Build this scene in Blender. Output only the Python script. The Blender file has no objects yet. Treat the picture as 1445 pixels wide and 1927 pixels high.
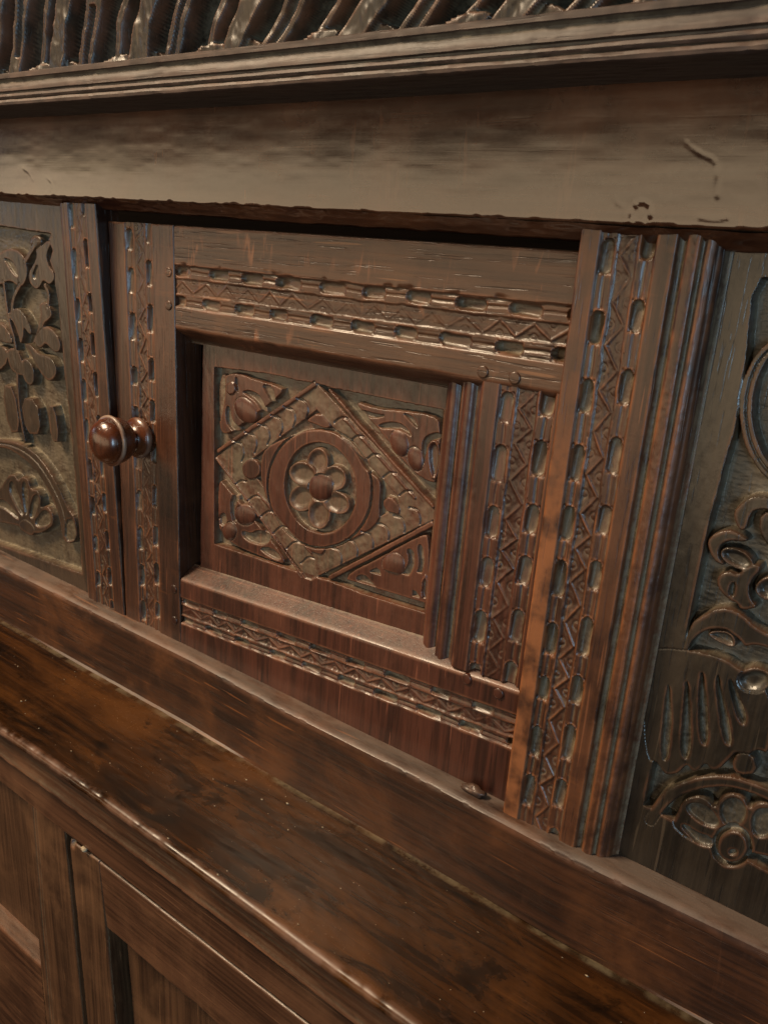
import bpy, math, json
import numpy as np
from mathutils import Matrix, Vector
C = bpy.context.scene
COL = C.collection
# ------------------------------------------------------------------ camera
cam = bpy.data.cameras.new('camera'); co = bpy.data.objects.new('camera', cam); COL.objects.link(co); C.camera = co
r, u, b = Vector((0.799844,0.597305,0.058970)), Vector((-0.237301,0.224456,0.945149)), Vector((0.551306,-0.769965,0.321271))
M = Matrix((r, u, b)).transposed().to_4x4(); M.translation = (0.2250,-0.3750,0.1250)
co.matrix_world = M
cam.sensor_fit = 'VERTICAL'; cam.sensor_height = 36.0; cam.sensor_width = 27.0; cam.lens = 28.4817
cam.clip_start = .01; cam.clip_end = 50
cam.dof.use_dof = True; cam.dof.focus_distance = .50; cam.dof.aperture_fstop = 26
# ------------------------------------------------------------------ world + lamps
W = bpy.data.worlds.new('World'); C.world = W; W.use_nodes = True
W.node_tree.nodes['Background'].inputs[0].default_value = (.75, .72, .68, 1)
W.node_tree.nodes['Background'].inputs[1].default_value = .012
def lamp(name, loc, to, sx, sy, radiance, col):
    l = bpy.data.lights.new(name, 'AREA'); l.shape = 'RECTANGLE'; l.size = sx; l.size_y = sy
    l.energy = radiance * math.pi * sx * sy; l.color = col
    o = bpy.data.objects.new(name, l); COL.objects.link(o); o.location = loc
    o.rotation_euler = (Vector(to) - Vector(loc)).to_track_quat('-Z', 'Y').to_euler()
    return o
lamp('room_light', (-2.1, -2.2, -.02), (-2.1, 0, -.02), 4.8, .84, 3.0, (1, .74, .46))
lamp('overhead_light', (-1.05, -.85, 1.38), (-.12, 0, 0), .50, .45, 118, (1, .77, .52))
lamp('ceiling_fill', (-.8, -.9, 1.9), (-.6, -.3, 0), 2.5, 1.6, .3, (1, .82, .66))  # added soft fill from above, brightens dust on upward faces
lamp('low_warm_fill', (-1.6, -1.9, -1.15), (-.3, 0, -.2), 3.6, 1.2, .15, (1, .62, .38))  # added warm fill lamp, brightens the lower stage like floor bounce
lamp('window_light', (1.3, -1.7, .15), (0, 0, 0), .16, .8, 55.0, (.50, .77, 1))
lamp('right_room_light', (2.3, -1.3, .25), (-.1, 0, 0), 1.4, 1.2, 1.3, (.70, .90, 1))
lamp('side_window_light', (-2.6, -.75, .30), (-.2, 0, 0), .18, .3, 10.0, (.6, .8, 1))
C.view_settings.view_transform = 'Standard'; C.view_settings.look = 'None'
C.view_settings.exposure = -0.28; C.view_settings.gamma = 1.0
# ------------------------------------------------------------------ node helpers / materials
def wood(name, dark, mid, light, rough=.3, grain='X', patch=.5, fleck=0., bump=1., coat=.2, dustcol=(.19, .15, .09), flat_dust=0., wear_or_sheen_col=(.17, .062, .026), gscale=1., stain=0., ior=1.5, pores=1.):
    m = bpy.data.materials.new(name); m.use_nodes = True; nt = m.node_tree; N = nt.nodes; L = nt.links
    P = N['Principled BSDF']
    def nd(t, **k):
        n = N.new(t)
        for a, v in k.items(): setattr(n, a, v)
        return n
    def math_(op, a, b=None, clamp=False):
        n = nd('ShaderNodeMath', operation=op); n.use_clamp = clamp
        for i, v in enumerate((a, b)):
            if v is None: continue
            if isinstance(v, (int, float)): n.inputs[i].default_value = v
            else: L.new(v, n.inputs[i])
        return n.outputs[0]
    def mixc(f, a, b):
        n = nd('ShaderNodeMix', data_type='RGBA')
        for s, v in ((n.inputs[0], f), (n.inputs[6], a), (n.inputs[7], b)):
            if isinstance(v, (int, float)): s.default_value = v
            elif isinstance(v, tuple): s.default_value = (*v, 1)
            else: L.new(v, s)
        return n.outputs[2]
    def ramp(f, p0, p1):
        n = nd('ShaderNodeMapRange'); n.interpolation_type = 'SMOOTHSTEP'; L.new(f, n.inputs[0]); n.inputs[1].default_value = p0; n.inputs[2].default_value = p1
        return n.outputs[0]
    tc = nd('ShaderNodeTexCoord')
    def noise(scale, detail=4, rough_=.55, dist=0.):
        mp = nd('ShaderNodeMapping'); mp.inputs['Scale'].default_value = scale; L.new(tc.outputs['Object'], mp.inputs[0])
        n = nd('ShaderNodeTexNoise'); n.inputs['Scale'].default_value = 1; n.inputs['Detail'].default_value = detail; n.inputs['Roughness'].default_value = rough_; n.inputs['Distortion'].default_value = dist
        L.new(mp.outputs[0], n.inputs['Vector']); return n.outputs[0]
    g = (9, 330, 330) if grain == 'X' else (330, 330, 9)
    g = tuple(v * gscale for v in g)
    fine = noise(g, 5, .6, .3)
    g2 = (2.5, 60, 60) if grain == 'X' else (60, 60, 2.5)
    mid_n = noise(g2, 3, .5, .6)
    big = noise((14, 14, 14) if not stain else (11, 24, 14), 7, .62, .4)
    tiny = noise((900, 900, 900), 3, .6)
    pits = noise((420, 420, 420), 4, .65)
    gm = math_('ADD', math_('MULTIPLY', fine, .55), math_('MULTIPLY', mid_n, .45))
    c = mixc(ramp(gm, .36, .64), dark, mid)
    c = mixc(math_('MULTIPLY', ramp(big, .45, .72), patch), c, light)
    ps = (26, 800, 800) if grain == 'X' else (800, 800, 26)
    pore = ramp(noise(ps, 2, .5, .2), .60, .70)
    c = mixc(math_('MULTIPLY', pore, .55 * pores), c, tuple(v * .45 for v in dark))
    scr = ramp(noise((14, 260, 420) if grain == 'X' else (420, 260, 14), 1, .5, .0), .70, .74)
    c = mixc(math_('MULTIPLY', scr, .45 * pores), c, tuple(v * 2.0 for v in light))
    if stain:
        c = mixc(math_('MULTIPLY', ramp(noise((16, 34, 24), 7, .70, .8), .52, .66), stain), c, tuple(v * .25 for v in dark))
    if fleck:
        fs = (170, 170, 26) if grain == 'X' else (26, 170, 170)
        fl = noise(fs, 2, .5, 1.2)
        c = mixc(math_('MULTIPLY', math_('MULTIPLY', ramp(fl, .58, .72), ramp(noise((22, 22, 22), 2), .45, .65)), fleck), c, wear_or_sheen_col)
    wa = nd('ShaderNodeAttribute', attribute_name='wear_or_sheen'); da = nd('ShaderNodeAttribute', attribute_name='dust')
    wf = math_('MULTIPLY', wa.outputs['Fac'], ramp(noise((60, 60, 60), 3), .3, .62), True)
    c = mixc(wf, c, wear_or_sheen_col)
    df = math_('MULTIPLY', da.outputs['Fac'], ramp(math_('ADD', math_('MULTIPLY', noise((75, 75, 75), 4, .6), .6), math_('MULTIPLY', pits, .4)), .30, .62), True)
    if flat_dust:
        geo = nd('ShaderNodeNewGeometry'); sx = nd('ShaderNodeSeparateXYZ'); L.new(geo.outputs['Normal'], sx.inputs[0])
        upf = math_('MULTIPLY', ramp(sx.outputs[2], .55, .95), math_('MULTIPLY', ramp(noise((30, 90, 60), 4, .6), .2, .6), flat_dust))
        df = math_('MAXIMUM', df, upf)
    c = mixc(df, c, dustcol)
    L.new(c, P.inputs['Base Color'])
    ro = math_('ADD', math_('MULTIPLY', math_('ADD', math_('MULTIPLY', big, .5), math_('MULTIPLY', pits, .5)), .24), rough - .12)
    ro = math_('ADD', ro, math_('MULTIPLY', df, .42), True)
    ro = math_('ADD', ro, math_('MULTIPLY', wf, .25), True)
    L.new(ro, P.inputs['Roughness'])
    P.inputs['IOR'].default_value = ior
    P.inputs['Coat Weight'].default_value = coat; P.inputs['Coat Roughness'].default_value = .12
    hgt = math_('SUBTRACT', math_('MULTIPLY', fine, .6), math_('MULTIPLY', pore, .5 * pores))
    hgt = math_('ADD', hgt, math_('ADD', math_('MULTIPLY', mid_n, .15), math_('MULTIPLY', pits, .28)))
    hgt = math_('ADD', hgt, math_('MULTIPLY', math_('MULTIPLY', df, tiny), 1.2))
    bp = nd('ShaderNodeBump'); bp.inputs['Strength'].default_value = .55 * bump; bp.inputs['Distance'].default_value = .0005
    L.new(hgt, bp.inputs['Height']); L.new(bp.outputs[0], P.inputs['Normal']); L.new(bp.outputs[0], P.inputs['Coat Normal'])
    return m
OAK_X = wood('old_oak_horizontal', (.013, .0055, .0028), (.044, .0185, .0085), (.080, .033, .014), .36, 'X', .6, .25, coat=.05)
OAK_MOULD = wood('old_oak_moulding', (.016, .0085, .0055), (.042, .023, .0145), (.068, .038, .025), .58, 'X', .5, .1, .6, .0, wear_or_sheen_col=(.14, .075, .05))
OAK_RAIL = wood('old_oak_rail', (.028, .0095, .0045), (.052, .0180, .008), (.095, .032, .0125), .15, 'X', .75, .3, .09, .7, pores=.15, gscale=.6)
OAK_DOOR = wood('old_oak_door_rail', (.022, .0080, .004), (.070, .027, .0118), (.11, .046, .019), .36, 'X', .6, .9, coat=.06)
OAK_Z = wood('old_oak_vertical', (.014, .0048, .0027), (.048, .0175, .0085), (.085, .030, .013), .36, 'Z', .6, .15, coat=.05, wear_or_sheen_col=(.20, .066, .018))
OAK_RED = wood('old_oak_reddish_panel', (.018, .0058, .0034), (.064, .0195, .0105), (.098, .033, .0175), .35, 'Z', .6, .0, .35, coat=.06)
OAK_CARVE = wood('old_oak_carved_panel', (.011, .0065, .004), (.034, .0195, .0105), (.055, .031, .0165), .36, 'Z', .6, .0, .8, coat=.05)
OAK_CARVE_SHADED = wood('carved_oak_shaded', (.008, .0058, .0040), (.022, .0155, .010), (.038, .026, .016), .32, 'Z', .6, .0, .8, coat=.08, dustcol=(.15, .125, .085))  # carved oak with weaker light put into its colour, for the right panel
OAK_FRIEZE = wood('old_oak_frieze', (.006, .004, .0026), (.022, .0145, .009), (.05, .034, .020), .40, 'Z', .6, .0, .5, .0)
OAK_WORN = wood('worn_orange_oak', (.03, .012, .005), (.075, .030, .012), (.11, .045, .018), .62, 'Z', .5, .1)
OAK_LEDGE = wood('ledge_oak', (.007, .0026, .0009), (.040, .0140, .0032), (.080, .029, .0066), .24, 'X', .8, .1, .07, .0, stain=.8, ior=1.38, pores=.4, wear_or_sheen_col=(.13, .065, .04))
OAK_SILL = wood('sill_oak', (.013, .0046, .002), (.044, .0150, .0055), (.11, .037, .0100), .42, coat=.04, grain='X', patch=.7, fleck=.1, bump=.6, flat_dust=.38, dustcol=(.20, .155, .125))
OAK_LOW = wood('lower_oak', (.028, .0115, .0055), (.082, .035, .017), (.14, .064, .030), .36, 'X', .6, .1, .5, coat=.05, pores=.5)
OAK_LOWZ = wood('lower_oak_vertical', (.028, .0125, .006), (.085, .040, .019), (.15, .072, .033), .38, 'Z', .6, .1, .5, coat=.05, pores=.5)
KNOB = wood('polished_knob_wood', (.022, .006, .0025), (.070, .017, .0055), (.12, .034, .010),   .27, 'Z', .7, .0, .6, .2, gscale=.35, wear_or_sheen_col=(.20, .13, .09))  # pale last tone paints a ceiling reflection onto the bead ring
DARK = wood('interior_shade_black', (.0012, .0008, .0006), (.002, .0012, .0008), (.002, .0014, .001), .95, 'X', .3, 0, .5, 0, ior=1.1)  # near-black colour stands in for the shade behind the gaps
DUST = wood('pale_dust', (.22, .17, .11), (.34, .27, .18), (.42, .35, .25), .9, 'X', .5, 0, 1, 0)
# ------------------------------------------------------------------ numeric helpers
def _hash(i, j, s):
    n = (i * 374761393 + j * 668265263 + s * 2147483647 * 3 + 12345) & 0xffffffff
    n = ((n ^ (n >> 13)) * 1274126177) & 0xffffffff
    return ((n ^ (n >> 16)) & 0xffff) / 65535.0
def vn(x, z, sx, sz, seed=0, oct_=1):
    """value noise, -1..1, with cell sizes sx, sz in metres"""
    out = 0; amp = 1; tot = 0
    for o in range(oct_):
        a = np.asarray(x, float) / sx * 2**o; b_ = np.asarray(z, float) / sz * 2**o
        i = np.floor(a).astype(np.int64); j = np.floor(b_).astype(np.int64); fx = a - i; fz = b_ - j
        fx = fx * fx * (3 - 2 * fx); fz = fz * fz * (3 - 2 * fz); s = seed + o * 17
        v = (_hash(i, j, s) * (1 - fx) + _hash(i + 1, j, s) * fx) * (1 - fz) + (_hash(i, j + 1, s) * (1 - fx) + _hash(i + 1, j + 1, s) * fx) * fz
        out = out + amp * (v * 2 - 1); tot += amp; amp *= .5
    return out / tot
def sst(x, a, b_):
    t = np.clip((x - a) / (b_ - a), 0, 1); return t * t * (3 - 2 * t)
def blur(h, ru, rv):
    for ax, r in ((0, rv), (1, ru)):
        r = max(1, int(r))
        for _ in range(2):
            p = np.pad(h, [(r + 1, r) if a == ax else (0, 0) for a in (0, 1)], mode='edge')
            c = np.cumsum(p, ax); n = h.shape[ax]
            h = (np.take(c, range(2 * r + 1, 2 * r + 1 + n), ax) - np.take(c, range(n), ax)) / (2 * r + 1)
    return h
def sd_poly(X, Z, P):
    d = np.full(X.shape, 1e9); ins = np.zeros(X.shape, bool); n = len(P)
    for i in range(n):
        a = P[i]; b_ = P[(i + 1) % n]; e = b_ - a; L2 = e @ e + 1e-18
        wx = X - a[0]; wz = Z - a[1]; t = np.clip((wx * e[0] + wz * e[1]) / L2, 0, 1)
        d = np.minimum(d, (wx - t * e[0])**2 + (wz - t * e[1])**2)
        if e[1]:
            c = ((a[1] <= Z) != (b_[1] <= Z)) & (wx < e[0] * wz / e[1]); ins ^= c
    d = np.sqrt(d); return np.where(ins, -d, d)
def smooth_closed(P, n=2):
    for _ in range(n):
        Q = np.roll(P, -1, 0); P = np.stack((P * .75 + Q * .25, P * .25 + Q * .75), 1).reshape(-1, 2)
    return P
def smooth_open(P, n=2):
    for _ in range(n):
        Q = np.stack((P[:-1] * .75 + P[1:] * .25, P[:-1] * .25 + P[1:] * .75), 1).reshape(-1, 2)
        P = np.vstack((P[:1], Q, P[-1:]))
    return P
def sd_line(X, Z, P):
    d = np.full(X.shape, 1e9)
    for a, b_ in zip(P[:-1], P[1:]):
        e = b_ - a; L2 = e @ e + 1e-18; wx = X - a[0]; wz = Z - a[1]; t = np.clip((wx * e[0] + wz * e[1]) / L2, 0, 1)
        d = np.minimum(d, (wx - t * e[0])**2 + (wz - t * e[1])**2)
    return np.sqrt(d)
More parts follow.
